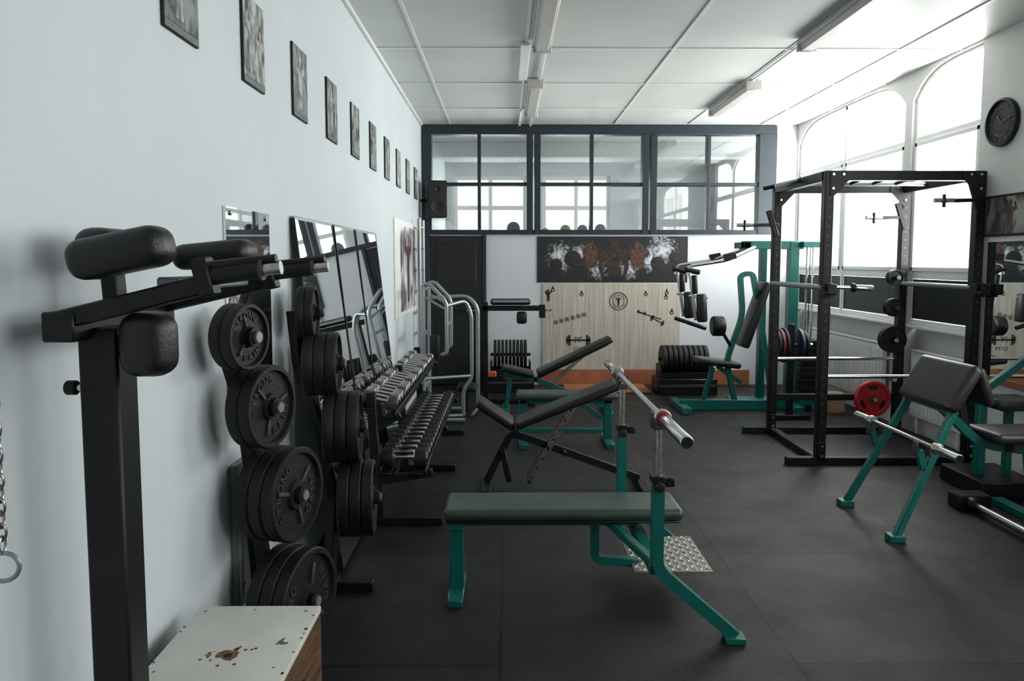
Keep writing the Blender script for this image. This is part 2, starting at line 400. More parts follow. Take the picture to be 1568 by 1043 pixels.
b = B('baseboard_back'); b.bx(.45, 3.25, YB-.03, YB-.002, .0, .20, TERRA); b.done()
b = B('exercise_mat_terracotta'); b.bx(.75, 1.82, 9.15, YB-.04, .001, .02, TERRA, bev=.004); b.done()

# ------------------------------------------------------------ light fittings
def lamp(x, y0, y1):
    b = B('fluorescent_ceiling_light')
    b.bx(x-.075, x+.075, y0, y1, ZC-.055, ZC-.011, FIXT, bev=.01)
    b.prism([(x-.06, ZC-.056), (x+.06, ZC-.056), (x+.045, ZC-.10), (x-.045, ZC-.10)], 'y', y0+.03, y1-.03, FIXT)
    b.bx(x-.078, x+.078, y0-.005, y0+.03, ZC-.105, ZC-.011, FIXT, bev=.006); b.bx(x-.078, x+.078, y1-.03, y1+.005, ZC-.105, ZC-.011, FIXT, bev=.006)
    b.done()
for x, y0, y1 in ((.29, 7.3, 8.75), (.29, 4.65, 6.1), (.29, 1.9, 3.35), (2.42, 7.35, 8.7), (2.40, 4.6, 6.05), (2.40, 1.9, 3.35)): lamp(x, y0, y1)
b = B('cable_conduit'); b.bx(.12, .20, 6.12, 7.28, ZC-.035, ZC-.012, BATTEN); b.bx(.31, .34, 6.12, 7.28, ZC-.03, ZC-.012, BATTEN)
b.bx(.16, .19, 8.77, YB-.07, ZC-.03, ZC-.012, BATTEN); b.bx(.30, .33, 8.77, YB-.07, ZC-.03, ZC-.012, BATTEN)
b.bx(2.38, 2.41, 6.07, 7.33, ZC-.03, ZC-.012, BATTEN); b.done()

# ------------------------------------------------------------ left wall pictures
def figure(b, M, s, m):
    pts = [(-.10, -.5), (-.12, -.1), (-.13, .12), (-.30, .2), (-.22, .42), (-.14, .40), (-.18, .27), (-.06, .26), (-.055, .34), (-.07, .42), (0, .5), (.07, .42), (.055, .34), (.06, .26), (.18, .27), (.14, .40), (.22, .42), (.30, .2), (.13, .12), (.12, -.1), (.10, -.5), (.02, -.5), (0, -.15), (-.02, -.5)]
    b.lprism([(p[0]*s, p[1]*s) for p in pts], M, .0008, m)
for i in range(10):
    y = 2.43+.722*i; w = .27; z0, z1 = 2.40, 2.77
    b = B('photo_print_framed')
    g1 = (.05, .055, .055); g2 = (.28, .30, .29)
    if i % 3 == 1: g2 = (.5, .52, .5)
    pm = printmat('bw_print_%d' % i, i+1, g1, g2, 14)
    fm = printmat('bw_figure_%d' % i, i+4, (.16, .16, .15), (.5, .5, .48), 20)
    b.bx(XL+.001, XL+.012, y, y+w, z0, z1, INK, bev=.002)
    b.bx(XL+.012, XL+.0135, y+.004, y+w-.004, z0+.03, z1-.004, pm, bev=0)
    b.bx(XL+.012, XL+.0133, y+.004, y+w-.004, z0+.004, z0+.028, GREYP, bev=0)
    M = frame((XL+.0136, y+w*.5, z0+.19), (1, 0, 0))
    figure(b, M @ Matrix.Translation((random.uniform(-.04, .04), 0, 0)), .28, fm)
    if i % 2: figure(b, M @ Matrix.Translation((.07, -.03, .0005)), .2, fm)
    b.done()
# ------------------------------------------------------------ left wall mirrors
b = B('wall_mirror'); b.bx(XL+.001, XL+.012, 2.9, 3.43, 1.05, 1.865, MIRROR, bev=.001)
for yy in (2.95, 3.38): b.cyl((XL+.012, yy, 1.84), (XL+.018, yy, 1.84), .01, CHROME)
b.done()
b = B('grey_wall_panel'); b.bx(XL+.001, XL+.03, 2.88, 3.25, .25, .84, GREYP, bev=.003); b.bx(XL+.03, XL+.036, 2.92, 3.21, .3, .8, MIRROR, bev=.001); b.done()
for (a, c) in ((3.79, 4.60), (4.66, 5.26), (5.32, 6.13)):
    b = B('leaning_mirror')
    xt, xb_, zt, zb = XL+.012, -.87, 1.87, .03
    b.slab([(xb_, a, zb), (xb_, c, zb), (xt, c, zt), (xt, a, zt)], .012, MIRROR)
    b.beam((xb_-.008, a, zb), (xt+.004, a, zt), .018, .022, BLK, bev=.003); b.beam((xb_-.008, c, zb), (xt+.004, c, zt), .018, .022, BLK, bev=.003)
    b.beam((xb_, a, zb), (xb_, c, zb), .018, .02, BLK, bev=.003); b.beam((xt+.006, a, zt), (xt+.006, c, zt), .014, .02, SILVER, bev=.003)
    b.done()
pm = printmat('poster_print', 31, (.12, .10, .11), (.72, .72, .74), 5)
b = B('wall_poster'); b.bx(XL+.001, XL+.012, 7.28, 9.0, 1.07, 2.08, WHITE, bev=.002)
b.bx(XL+.012, XL+.0135, 7.65, 8.95, 1.12, 2.02, pm, bev=0)
figure(b, frame((XL+.0137, 8.25, 1.6), (1, 0, 0)), .8, SKIN); b.done()

# ------------------------------------------------------------ back wall poster & board
def burst():
    m = bpy.data.materials.new('poster_black_burst'); m.use_nodes = True
    nt = m.node_tree; bs = nt.nodes['Principled BSDF']; bs.inputs['Roughness'].default_value = .45
    g = nt.nodes.new('ShaderNodeNewGeometry')
    n = nt.nodes.new('ShaderNodeTexNoise'); n.inputs['Scale'].default_value = 11; n.inputs['Detail'].default_value = 10; n.inputs['Distortion'].default_value = 1.6
    n.inputs['Roughness'].default_value = .72
    nt.links.new(g.outputs['Position'], n.inputs['Vector'])
    def blob(cx, cz, rad, prev, col, amt):
        d = nt.nodes.new('ShaderNodeVectorMath'); d.operation = 'DISTANCE'; d.inputs[1].default_value = (cx, YB, cz)
        nt.links.new(g.outputs['Position'], d.inputs[0])
        mr = nt.nodes.new('ShaderNodeMapRange'); mr.inputs[1].default_value = 0; mr.inputs[2].default_value = rad
        mr.inputs[3].default_value = amt; mr.inputs[4].default_value = -.25
        nt.links.new(d.outputs['Value'], mr.inputs[0])
        ad = nt.nodes.new('ShaderNodeMath'); ad.operation = 'ADD'; nt.links.new(mr.outputs[0], ad.inputs[0]); nt.links.new(n.outputs['Fac'], ad.inputs[1])
        r = nt.nodes.new('ShaderNodeValToRGB'); r.color_ramp.elements[0].position = .48; r.color_ramp.elements[1].position = .72
        nt.links.new(ad.outputs[0], r.inputs['Fac'])
        mx = nt.nodes.new('ShaderNodeMix'); mx.data_type = 'RGBA'; nt.links.new(r.outputs['Color'], mx.inputs[0])
        if prev is None: mx.inputs[6].default_value = (.010, .010, .012, 1)
        else: nt.links.new(prev, mx.inputs[6])
        mx.inputs[7].default_value = (*col, 1); return mx.outputs[2]
    wht = (.62, .64, .68)
    p = blob(1.15, 1.78, .26, None, (.09, .045, .032), .10)
    p = blob(1.70, 1.78, .26, p, (.09, .045, .032), .10)
    p = blob(.72, 1.70, .34, p, wht, .22)
    p = blob(.98, 1.78, .24, p, wht, .22)
    p = blob(2.05, 1.82, .34, p, wht, .22)
    p = blob(1.90, 1.64, .24, p, wht, .20)
    p = blob(1.22, 1.55, .24, p, wht, .20)
    p = blob(1.62, 1.55, .24, p, wht, .20)
    nt.links.new(p, bs.inputs['Base Color']); return m
b = B('wall_banner'); bm_ = burst(); FB = YB-.0125
b.bx(.41, 2.40, YB-.012, YB-.001, 1.37, 1.975, bm_, bev=.001)
MBn = lambda x, z, d=0: frame((x, FB-d, z), (0, -1, 0))
def torso(x, z, s, m, d=0):
    pts = [(-.32, -.55), (-.42, -.25), (-.40, .05), (-.30, .22), (-.10, .28), (-.09, .36), (-.11, .46), (-.07, .56), (0, .60), (.07, .56), (.11, .46), (.09, .36), (.10, .28), (.30, .22), (.40, .05), (.42, -.25), (.32, -.55), (.25, -.5), (.30, -.22), (.25, -.02), (.17, -.1), (.16, -.42), (-.16, -.42), (-.17, -.1), (-.25, -.02), (-.30, -.22), (-.25, -.5)]
    b.lprism([(p[0]*s, p[1]*s) for p in pts], MBn(x, z, d), .0008, m)
SKIND = mat('print_dark_skin', (.032, .017, .013), .4, var=.9, vscale=24)  # darker print tone for the middle figure
torso(1.42, 1.68, .48, SKIND, .001)
b.lprism([(-.20, -.16), (-.26, .10), (-.12, .22), (-.04, .05), (-.06, -.12)], MBn(1.26, 1.70, .0004), .0008, SKIN)
b.lprism([(.20, -.16), (.26, .10), (.12, .22), (.04, .05), (.06, -.12)], MBn(1.60, 1.70, .0004), .0008, SKIN)
for x, z, r in ((.66, 1.60, .085), (.88, 1.68, .11), (2.00, 1.62, .09), (2.22, 1.70, .07)):
    b.lathe([(0, 0), (r*.9, 0), (r, .001), (r*.9, .002), (0, .002)], MBn(x, z), INK, closed=False)
b.bx(.9, 2.0, FB-.003, FB-.001, 1.60, 1.608, IRONL, bev=0)
b.done()
b = B('printed_plank_board'); F = YB-.016
b.bx(.48, 2.31, F, YB-.001, .205, 1.355, PLANK, bev=.002)
for k in range(1, 9): b.bx(.48+k*.203-.0012, .48+k*.203+.0012, F-.0006, F, .21, 1.35, WOODP, bev=0)
MB = lambda x, z, a=0: frame((x, F-.001, z), (0, -1, 0)) @ Matrix.Rotation(a, 4, 'Z')
b.lathe([(.112, 0), (.122, 0), (.122, .001), (.112, .001)], MB(1.49, 1.12), INK)
b.lathe([(.072, 0), (.078, 0), (.078, .001), (.072, .001)], MB(1.49, 1.12), INK)
b.arctext('HARDCORE', MB(1.49, 1.12), .095, .034, INK, mid=90, depth=.0006); b.arctext('TRAINING', MB(1.49, 1.12), .095, .034, INK, mid=-90, flip=True, depth=.0006)
figure(b, MB(1.49, 1.12), .12, INK)
def rect(x, z, w, h, a=0, ox=0, oz=0):
    M = MB(x, z, a) @ Matrix.Translation((ox, oz, 0)); b.lprism([(-w/2, -h/2), (w/2, -h/2), (w/2, h/2), (-w/2, h/2)], M, .001, INK)
def bell(x, z, s, a=0):
    rect(x, z, s, s*.07, a)
    for sg in (-1, 1):
        rect(x, z, s*.09, s*.42, a, sg*s*.36); rect(x, z, s*.06, s*.3, a, sg*s*.45)
bell(.96, .60, .33); bell(1.80, .97, .12, -.3); bell(2.01, .86, .20, -.5); bell(.56, 1.0, .08)
rect(1.90, .93, .34, .014, -.3)
for k in range(6):
    x = .66+k*.075; z = .84+k*.020
    b.lathe([(.026, 0), (.036, 0), (.036, .001), (.026, .001)], MB(x, z, .8), INK, n=4)
    rect(x, z, .034, .009, k*.7); rect(x, z, .009, .03, k*.9)
b.glyph('PF', MB(.96, .60), .11, INK, .0006); b.glyph('GYM', MB(.98, .48), .08, INK, .0006)
for (x, z) in ((.55, 1.25), (.62, 1.3), (1.85, 1.24), (2.13, 1.26), (1.0, 1.24), (2.2, 1.0), (2.12, 1.2)):
    b.lathe([(.014, 0), (.026, 0), (.026, .001), (.014, .001)], MB(x, z-.03), INK, n=12); rect(x, z, .02, .04)
figure(b, MB(.56, 1.2), .16, INK)
b.done()
b = B('wall_speaker')
b.box((-.89, 9.50, 2.43), (.24, .26, .46), BLK, bev=.01, rot=(0.0, 0, .25))
Ms = Matrix.Translation((-.89, 9.50, 2.43)) @ Matrix.Rotation(.25, 4, 'Z')
for z, r in ((-.10, .085), (.12, .04)):
    M = Ms @ frame((0, -.131, z), (0, -1, 0)); b.lathe([(0, 0), (r*.3, .006), (r*.35, .0), (r*.85, .008), (r, .012), (r*1.08, .006), (r*1.08, -.002)], M, RUBBER, closed=False); b.lathe([(r*1.0, .01), (r*1.06, .01), (r*1.06, 0.0), (r, .0)], M, IRONL)
b.beam((-.98, 9.6, 2.43), (XL+.01, 9.66, 2.43), .04, .04, BLK)
b.done()
b = B('yellow_wall_hook'); b.box((XL+.02, 9.35, 2.0), (.03, .08, .12), YEL); b.cyl((XL+.03, 9.35, 1.97), (XL+.07, 9.35, 1.98), .008, YEL); b.done()
for x, r, m in ((.10, .09, RUBBER), (.53, .05, YEL), (.80, .07, GBALL), (1.03, .07, RUBBER), (1.27, .075, RUBBER)):
    b = B('medicine_ball'); b.sph((x, YB+.23, 2.0+r), r, m); b.torus((x, YB+.23, 2.0+r), (0, 0, 1), r*.99, .003, IRONL); b.done()
b = B('shelf_ledge'); b.bx(XL+.002, XR-.002, YB+.141, YB+.36, 1.96, 1.999, FRAME_D); b.done()

# ------------------------------------------------------------ right pier
b = B('wall_clock'); M = frame((XR-.001, 5.74, 2.71), (-1, 0, 0))
b.lathe([(.0, 0), (.18, 0), (.185, .015), (.18, .035), (.165, .038), (.155, .02), (.0, .02)], M, BLK, closed=False, n=48)
for k in range(12):
    Mk = M @ Matrix.Rotation(math.radians(30*k), 4, 'Z') @ Matrix.Translation((0, .135, .022)); b.box(None, (.006, .018, .003), GREYP, M=Mk, bev=0)
for a, l, w in ((40, .08, .008), (-75, .12, .006)):
    Mk = M @ Matrix.Rotation(math.radians(a), 4, 'Z') @ Matrix.Translation((0, l/2, .026)); b.box(None, (w, l, .003), GREYP, M=Mk, bev=0)
b.lathe([(.10, .02), (.105, .024), (.11, .02)], M, IRONL, closed=False)
b.done()
b = B('wall_photograph'); b.bx(XR-.012, XR-.001, 5.1, 5.93, 1.84, 2.16, INK, bev=.002)
b.bx(XR-.0135, XR-.012, 5.12, 5.91, 1.86, 2.14, printmat('photo_grey', 15, (.03, .03, .03), (.3, .29, .27), 8), bev=0)
figure(b, frame((XR-.0137, 5.6, 1.99), (-1, 0, 0)), .26, SKIN); b.done()
b = B('wall_mirror'); b.bx(XR-.014, XR-.001, 4.9, 5.84, .75, 1.80, MIRROR, bev=.001)
b.bx(XR-.03, XR-.001, 4.9, 5.84, .70, .75, TERRA); b.done()
for (ra, rb_) in ((6.12, 6.96), (7.5, 9.4)):
    b = B('radiator'); b.bx(XR+.03, XR+.09, ra, rb_, .18, .80, WHITE, bev=.015, seg=3)
    k = 0
    while ra+.04+k*.06 < rb_-.05: b.bx(XR+.022, XR+.032, ra+.04+k*.06, ra+.07+k*.06, .22, .76, WHITE, bev=.003); k += 1
    b.bx(XR+.02, XR+.095, ra, rb_, .80, .815, WHITE)
    for y in (ra+.1, rb_-.1): b.cyl((XR+.06, y, .0), (XR+.06, y, .2), .012, WHITE)
    b.done()

# ------------------------------------------------------------ dip / knee raise station
b = B('dip_station')
b.bx(-.965, -.875, 1.66, 1.75, .05, 1.50, BLK, bev=.006)
b.bx(-1.06, -.40, 1.665, 1.745, .001, .07, BLK); b.bx(-.48, -.40, 1.45, 1.78, .001, .07, BLK); b.bx(-1.07, -.99, 1.35, 1.78, .001, .07, BLK)
b.bx(-1.00, -.93, 1.59, 2.08, 1.475, 1.54, BLK)
for y, xb_ in ((1.62, -1.00), (2.05, -1.01)):
    b.beam((xb_, y, 1.514), (-.66, y, 1.598), .045, .042, BLK)
    b.box((-.655, y, 1.615), (.035, .05, .085), BLK, rot=(0, -.22, 0))
    b.cyl((-.66, y, 1.615), (-.53, y, 1.632), .020, RUBBER); b.cyl((-.64, y, 1.64), (-.50, y, 1.655), .011, BLK)
    b.cyl((-.53, y, 1.632), (-.49, y, 1.636), .015, CHROMEW); b.cyl((-.535, y, 1.632), (-.528, y, 1.632), .024, IRONL)
b.box((-.835, 1.62, 1.668), (.215, .11, .090), VINYL, bev=.036, seg=5, rot=(0, -.20, 0))
b.box((-.80, 2.05, 1.668), (.21, .12, .070), VINYL, bev=.032, seg=5, rot=(0, -.10, 0))
b.box((-.975, 1.83, 1.685), (.10, .18, .09), VINYL, bev=.043, seg=5)
b.beam((-.96, 1.83, 1.5), (-.97, 1.83, 1.65), .05, .04, BLK)
b.beam((-.74, 1.62, 1.60), (-.71, 1.98, 1.60), .05, .03, GREYP)
b.box((-.80, 1.655, 1.465), (.115, .10, .145), VINYL, bev=.04, seg=5)
b.beam((-.90, 1.70, 1.46), (-.83, 1.68, 1.46), .05, .05, BLK)
b.cyl((-1.01, 1.69, 1.36), (-.985, 1.69, 1.36), .017, RUBBER, bev=.004); b.cyl((-.99, 1.69, 1.36), (-.96, 1.69, 1.36), .008, CHROME)
b.done()
b = B('hanging_chain')
z = 1.36
for k in range(12):
    M = frame((-1.045, 1.50, z), (1, 0, 0) if k % 2 else (0, 1, 0)) @ Matrix.Diagonal((.7, 1.25, 1, 1))
    prof = [(.014+.0032*math.cos(i*math.pi/4), .0032*math.sin(i*math.pi/4)) for i in range(8)]
    b.lathe(prof, M, CHROMEW, n=18); z -= .027
b.torus((-1.045, 1.50, z-.02), (.2, -1, 0), .03, .005, SILVER)
b.cyl((XL+.001, 1.50, 1.38), (-1.04, 1.50, 1.38), .006, CHROMEW); b.done()

# ------------------------------------------------------------ plyo box
b = B('plyometric_box')
x0, x1, y0, y1 = -1.02, -.62, 1.80, 2.40
b.bx(x0, x1, y0, y1, .478, .50, BOXTOP, bev=.004, seg=2)
b.bx(x0+.002, x0+.022, y0+.002, y1-.002, .001, .478, PLY, bev=.001); b.bx(x1-.022, x1-.002, y0+.002, y1-.002, .001, .478, PLY, bev=.001)
b.bx(x0+.022, x1-.022, y0+.002, y0+.022, .001, .478, PLY, bev=.001); b.bx(x0+.022, x1-.022, y1-.022, y1-.002, .001, .478, PLY, bev=.001)
def blotch(cx, cy, r, m, z, seed, n=18, sx=1):
    rr = random.Random(seed)
    b.lprism([((cx+sx*r*(1+rr.uniform(-.35, .35))*math.cos(2*math.pi*k/n)), cy+r*(1+rr.uniform(-.35, .35))*math.sin(2*math.pi*k/n)) for k in range(n)], Matrix.Translation((0, 0, z)), .0006, m)
blotch(-.815, 2.09, .026, CHIP, .5001, 3, sx=1.3); blotch(-.815, 2.085, .012, HOLE, .5006, 5); blotch(-.80, 2.12, .007, HOLE, .5006, 6)
blotch(-.675, 2.165, .018, GREYP, .5001, 8); blotch(-.665, 2.17, .012, WHITE, .5006, 9); blotch(-.69, 2.15, .004, CHIP, .5006, 10)
for k in range(16):
    a = random.uniform(0, 6.28); d = random.uniform(.035, .065); blotch(-.815+d*math.cos(a)*1.3, 2.09+d*math.sin(a), random.uniform(.002, .006), CHIP, .5001, 20+k, n=7)
for k in range(14): blotch(random.choice((x0+.006, x1-.008, x1-.007)), random.uniform(1.9, 2.36), random.uniform(.003, .007), CHIP, .5001, 60+k, n=7)
for (x, y) in ((-.99, 2.36), (-.66, 2.36), (-.99, 2.0), (-.66, 2.02), (-.83, 2.37)): blotch(x, y, .004, CHIP, .5002, int(x*100)+int(y*77), n=7)
b.lprism([(.05*math.cos(k*.3142)+(0.04 if math.cos(k*.3142) > 0 else -.04), .02*math.sin(k*.3142)) for k in range(20)], frame((x1-.0018, 2.1, .36), (1, 0, 0)), .001, HOLE)
b.done()

# ------------------------------------------------------------ weight plate tree
n1 = V((.96, -.28, 0)).normalized(); n2 = V((.99, .10, 0)).normalized()
col1 = [((-.94, 2.66, 1.378), .120, .045, 2), ((-.905, 2.78, 1.10), .158, .05, 2), ((-.84, 2.86, .735), .186, .055, 3), ((-.80, 2.86, .305), .205, .055, 3)]
col2 = [((-.945, 3.6, 1.40), .13, .04, 2), ((-.845, 3.6, 1.15), .155, .052, 3), ((-.745, 3.6, .84), .175, .055, 3), ((-.68, 3.6, .48), .185, .055, 3)]
b = B('weight_plate_tree'); pl = B('cast_iron_weight_plates')
for col, n, tx in ((col1, n1, True), (col2, n2, False)):
    base = []
    for i, (c, R, th, k) in enumerate(col):
        c = V(c)
        for j in range(k):
            pl.plate(c-n*(th*1.02*j), n, R, th, IRON, IRONL, text=(tx and j == 0), ang=.5*i+.3)
        bk = c-n*(th*k+.01)
        b.cyl(bk, c+n*.055, .0235, IRONL); b.cyl(c+n*.055, c+n*.06, .019, SILVER)
        b.cyl(c+n*(th/2+.002), c+n*(th/2+.02), .035, IRON, n=20)
        base.append(bk)
    for i in range(3): b.beam(base[i], base[i+1], .05, .05, BLK, ext=.01)
    b.beam(base[-1], V((base[-1].x-.03, base[-1].y+.01, .03)), .05, .05, BLK)
    b.box((base[-1].x+.06, base[-1].y+.02, .03), (.26, .06, .05), BLK)
b.beam((-.94, 2.97, .045), (-.86, 3.63, .045), .05, .05, BLK)
b.done(); pl.done()

# ------------------------------------------------------------ dumbbell rack
b = B('dumbbell_rack')
for y in (4.55, 5.75, 6.95):
    b.beam((-.80, y, .03), (-.84, y, .84), .05, .06, BLK); b.bx(-.84, -.40, y-.03, y+.03, .001, .05, BLK)
    b.beam((-.80, y, .28), (-.46, y, .38-.05), .04, .05, BLK); b.beam((-.83, y, .60), (-.66, y, .70), .04, .05, BLK)
for (x0, x1, z0, z1) in ((-.79, -.50, .33, .33), (-.90, -.68, .74, .69)):
    b.beam((x0+.045, 4.5, z0), (x0+.045, 7.0, z0), .06, .018, BLK); b.beam((x1-.045, 4.5, z1), (x1-.045, 7.0, z1), .06, .018, BLK)
    b.beam((x0+.012, 4.5, z0+.02), (x0+.012, 7.0, z0+.02), .01, .05, BLK); b.beam((x1+.0, 4.5, z1+.012), (x1+.0, 7.0, z1+.012), .01, .05, BLK)
b.done()
def dbell(b, c, ax, L, R, m, hexa, cap=CHROME):
    c = V(c); ax = V(ax).normalized(); n = 6 if hexa else 22
    b.cyl(c-ax*(L*.5), c+ax*(L*.5), .014, CHROME, n=14)
    for s in (-1, 1):
        b.cyl(c+ax*s*(L*.23), c+ax*s*(L*.47), R, m, n=n, bev=.006); b.cyl(c+ax*s*(L*.47), c+ax*s*(L*.5), R*.55, cap, n=16)
        b.cyl(c+ax*s*(L*.20), c+ax*s*(L*.232), R*.7, CHROME, n=16)
b = B('dumbbell_set_black')
for k in range(17):
    R = .062-.001*k; dbell(b, (-.645, 4.62+k*.14, .345+R), (1, 0, 0), .30, R, RUBBER, False)
b.done()
b = B('dumbbell_set_chrome')
for k in range(20):
    R = .047-.0006*k; dbell(b, (-.79, 4.58+k*.12, .725+R+.012), (1, 0, -.22), .23, R, CHROMEW if k % 3 else IRONL, False)
b.done()

# ------------------------------------------------------------ green flat bench press + barbell
def bench_press(yc, x0=-.30, x1=.85):
    b = B('bench_press_bench')
    b.bx(x0, x1, yc-.15, yc+.15, .410, .468, VGREEN, bev=.026, seg=5)
    b.bx(x0+.01, x1-.01, yc-.14, yc+.14, .398, .413, BLK, bev=.006)
    b.bx(x0+.02, x1-.2, yc-.03, yc+.03, .35, .398, TEAL)
    b.bx(x0+.02, x0+.09, yc-.03, yc+.03, .03, .392, TEAL)
    b.bx(x0+.018, x0+.092, yc-.17, yc+.17, .0, .035, TEAL); b.bx(x0+.018, x0+.092, yc-.12, yc+.12, .36, .396, TEAL)
    xp = .648
    b.bx(xp-.03, xp+.03, yc-.49, yc+.49, .30, .345, TEAL)
    b.path([(.44, yc, .36), (.44, yc, .17), (.66, yc, .15)], .020, TEAL, fil=.03, sq=True)
    for sg in (-1, 1):
        y = yc+sg*.49
        b.path([(xp, y, .73), (xp, y, .33), (.99, y, .03)], .025, TEAL, fil=.05, sq=True)
        b.box((.99, y, .015), (.09, .07, .03), TEAL)
        b.beam((xp, y, .34), (.50, yc+sg*.05, .38), .04, .04, TEAL)
        b.cyl((xp, y, .70), (xp, y, .985), .018, CHROMEW)
        b.box((xp, y, .725), (.062, .062, .03), BLK); b.cyl((xp, y-.06, .70), (xp, y-.02, .70), .02, RUBBER, bev=.004); b.box((xp+.05, y, .71), (.04, .03, .04), BLK)
        b.box((xp, y, .955), (.05, .045, .03), IRONL); b.box((xp-.03, y, .98), (.012, .045, .07), IRONL); b.box((xp+.03, y, .99), (.012, .045, .055), IRONL)
    b.bx(.62, 1.0, yc-.12, yc+.33, .148, .156, DIAM, bev=.001)
    for i in range(11):
        for j in range(13):
            M = Matrix.Translation((.638+i*.0345, yc-.10+j*.035, .157)) @ Matrix.Rotation(.8 if (i+j) % 2 else -.8, 4, 'Z')
            b.box(None, (.031, .008, .006), CHROME, M=M, bev=.002)
    b.bx(.64, .70, yc-.05, yc+.3, .125, .148, TEAL); b.bx(.66, .95, yc+.05, yc+.10, .12, .148, TEAL)
    return b.done()
bench_press(3.58)
def barbell(name, a, c, sleeve=.40, rb=.014, rs=.025, ring=REDR):
    a, c = V(a), V(c); d = (c-a).normalized(); b = B(name)
    b.cyl(a+d*sleeve*.5, c-d*sleeve*.5, rb, CHROMEW)
    for p, s in ((a, 1), (c, -1)):
        b.cyl(p, p+d*s*sleeve, rs, CHROME, bev=.003); b.cyl(p-d*s*.004, p+d*s*.0, rs*.8, BLK)
        q = p+d*s*sleeve
        b.cyl(q, q+d*s*.03, rs*1.45, CHROMEW, bev=.004); b.cyl(q-d*s*.012, q, rs*1.3, ring, bev=.003)
    return b.done()
barbell('olympic_barbell', (.645, 2.59, 1.005), (.645, 4.65, 1.005))

# ------------------------------------------------------------ black adjustable bench
b = B('adjustable_incline_bench'); Y = 5.3
def inc_pad(b, a, c, w, th, m, bev=.02):
    b.beam(a, c, w, th, m, bev=bev, seg=4)
inc_pad(b, (.075, Y, .475), (.80, Y, .765), .27, .055, VINYL)
inc_pad(b, (.045, Y, .475), (-.21, Y, .645), .26, .055, VINYL)
b.beam((.05, Y, .43), (.74, Y, .70), .05, .03, BLK); b.beam((.05, Y, .43), (-.17, Y, .58), .05, .03, BLK)
b.path([(-.145, Y, .05), (.03, Y, .40), (.12, Y, .38), (.97, Y, .07)], .025, BLK, fil=.05, sq=True)
b.bx(-.18, -.11, Y-.25, Y+.25, .0, .05, BLK); b.bx(.95, 1.02, Y-.28, Y+.28, .0, .055, BLK)
for sg in (-1, 1):
    b.beam((.165, Y+sg*.06, .06), (.49, Y+sg*.06, .62), .006, .045, CHROMEW)
    for k in range(8):
        t = k/8+.05; b.cyl((.165+.325*t, Y+sg*.06-.005, .06+.56*t), (.165+.325*t, Y+sg*.06+.005, .06+.56*t), .009, HOLE, n=10)
b.cyl((.165, Y-.08, .06), (.165, Y+.08, .06), .012, BLK); b.cyl((.30, Y-.09, .315), (.30, Y+.09, .315), .012, BLK)
b.beam((.02, Y-.02, .05), (-.03, Y-.02, .30), .04, .04, BLK); b.cyl((.07, Y-.16, .45), (.07, Y+.16, .45), .02, BLK)
b.cyl((.42, Y-.03, .27), (.42, Y-.1, .27), .018, RUBBER)
b.done()
b = B('flat_bench'); Y = 6.6
b.bx(.09, 1.0, Y-.14, Y+.14, .42, .475, VGREEN, bev=.024, seg=4); b.bx(.12, .96, Y-.03, Y+.03, .37, .42, TEAL)
for x in (.15, .92):
    b.bx(x-.035, x+.035, Y-.03, Y+.03, .03, .40, TEAL); b.bx(x-.035, x+.035, Y-.22, Y+.22, .0, .045, TEAL)
b.beam((.18, Y, .12), (.9, Y, .12), .04, .04, TEAL); b.beam((.65, Y, .38), (.92, Y, .2), .04, .04, TEAL)
b.done()
b = B('adjustable_incline_bench'); Y = 8.0
inc_pad(b, (.34, Y, .43), (1.14, Y, .81), .28, .06, VINYL); inc_pad(b, (.30, Y, .42), (-.05, Y, .50), .28, .055, VINYL)
b.beam((-.02, Y, .42), (.34, Y, .36), .05, .05, TEAL); b.beam((.3, Y, .37), (1.1, Y, .06), .05, .05, TEAL); b.beam((.05, Y, .40), (.0, Y, .04), .05, .05, TEAL)
b.bx(-.04, .04, Y-.25, Y+.25, .0, .05, TEAL); b.bx(1.06, 1.14, Y-.28, Y+.28, .0, .05, TEAL)
b.beam((.50, Y+.05, .30), (.85, Y+.05, .62), .01, .04, CHROMEW); b.beam((.34, Y, .38), (1.1, Y, .75), .05, .03, BLK)
b.done()

# ------------------------------------------------------------ silver frame + black station
b = B('leg_raise_frame')
for y in (7.45, 8.05):
    b.path([(-.84, y, .03), (-.84, y, 1.42), (-.77, y, 1.42), (-.60, y, 1.24), (-.60, y, .72), (-.66, y, .70)], .020, SILVER, fil=.06)
    b.cyl((-.84, y, 1.30), (-.60, y, 1.16), .012, SILVER)
    b.path([(-1.0, y, .03), (-.42, y, .03)], .022, SILVER, fil=0)
b.cyl((-.84, 7.45, 1.36), (-.84, 8.05, 1.36), .018, SILVER); b.cyl((-.84, 7.45, .9), (-.84, 8.05, .9), .018, SILVER); b.cyl((-.84, 7.45, .35), (-.84, 8.05, .35), .018, SILVER)
b.cyl((-.60, 7.45, 1.0), (-.60, 8.05, 1.0), .016, SILVER)
b.path([(-.84, 8.05, 1.25), (-.42, 8.1, 1.27), (-.31, 8.1, 1.15), (-.31, 8.1, .03)], .022, SILVER, fil=.1)
b.path([(-.60, 7.5, 1.2), (-.42, 7.7, 1.24), (-.36, 7.7, 1.10), (-.36, 7.7, .42), (-.45, 7.7, .30), (-.45, 7.7, .03)], .019, SILVER, fil=.08)
b.cyl((-.36, 7.7, .45), (-.84, 7.5, .45), .017, SILVER); b.cyl((-.36, 7.7, .03), (-.31, 8.1, .03), .018, SILVER); b.cyl((-.45, 7.7, .03), (-.84, 7.6, .03), .018, SILVER)
b.box((-.42, 7.9, .30), (.20, .30, .06), VINYL, bev=.02, seg=4); b.cyl((-.42, 7.9, .03), (-.42, 7.9, .28), .02, BLK)
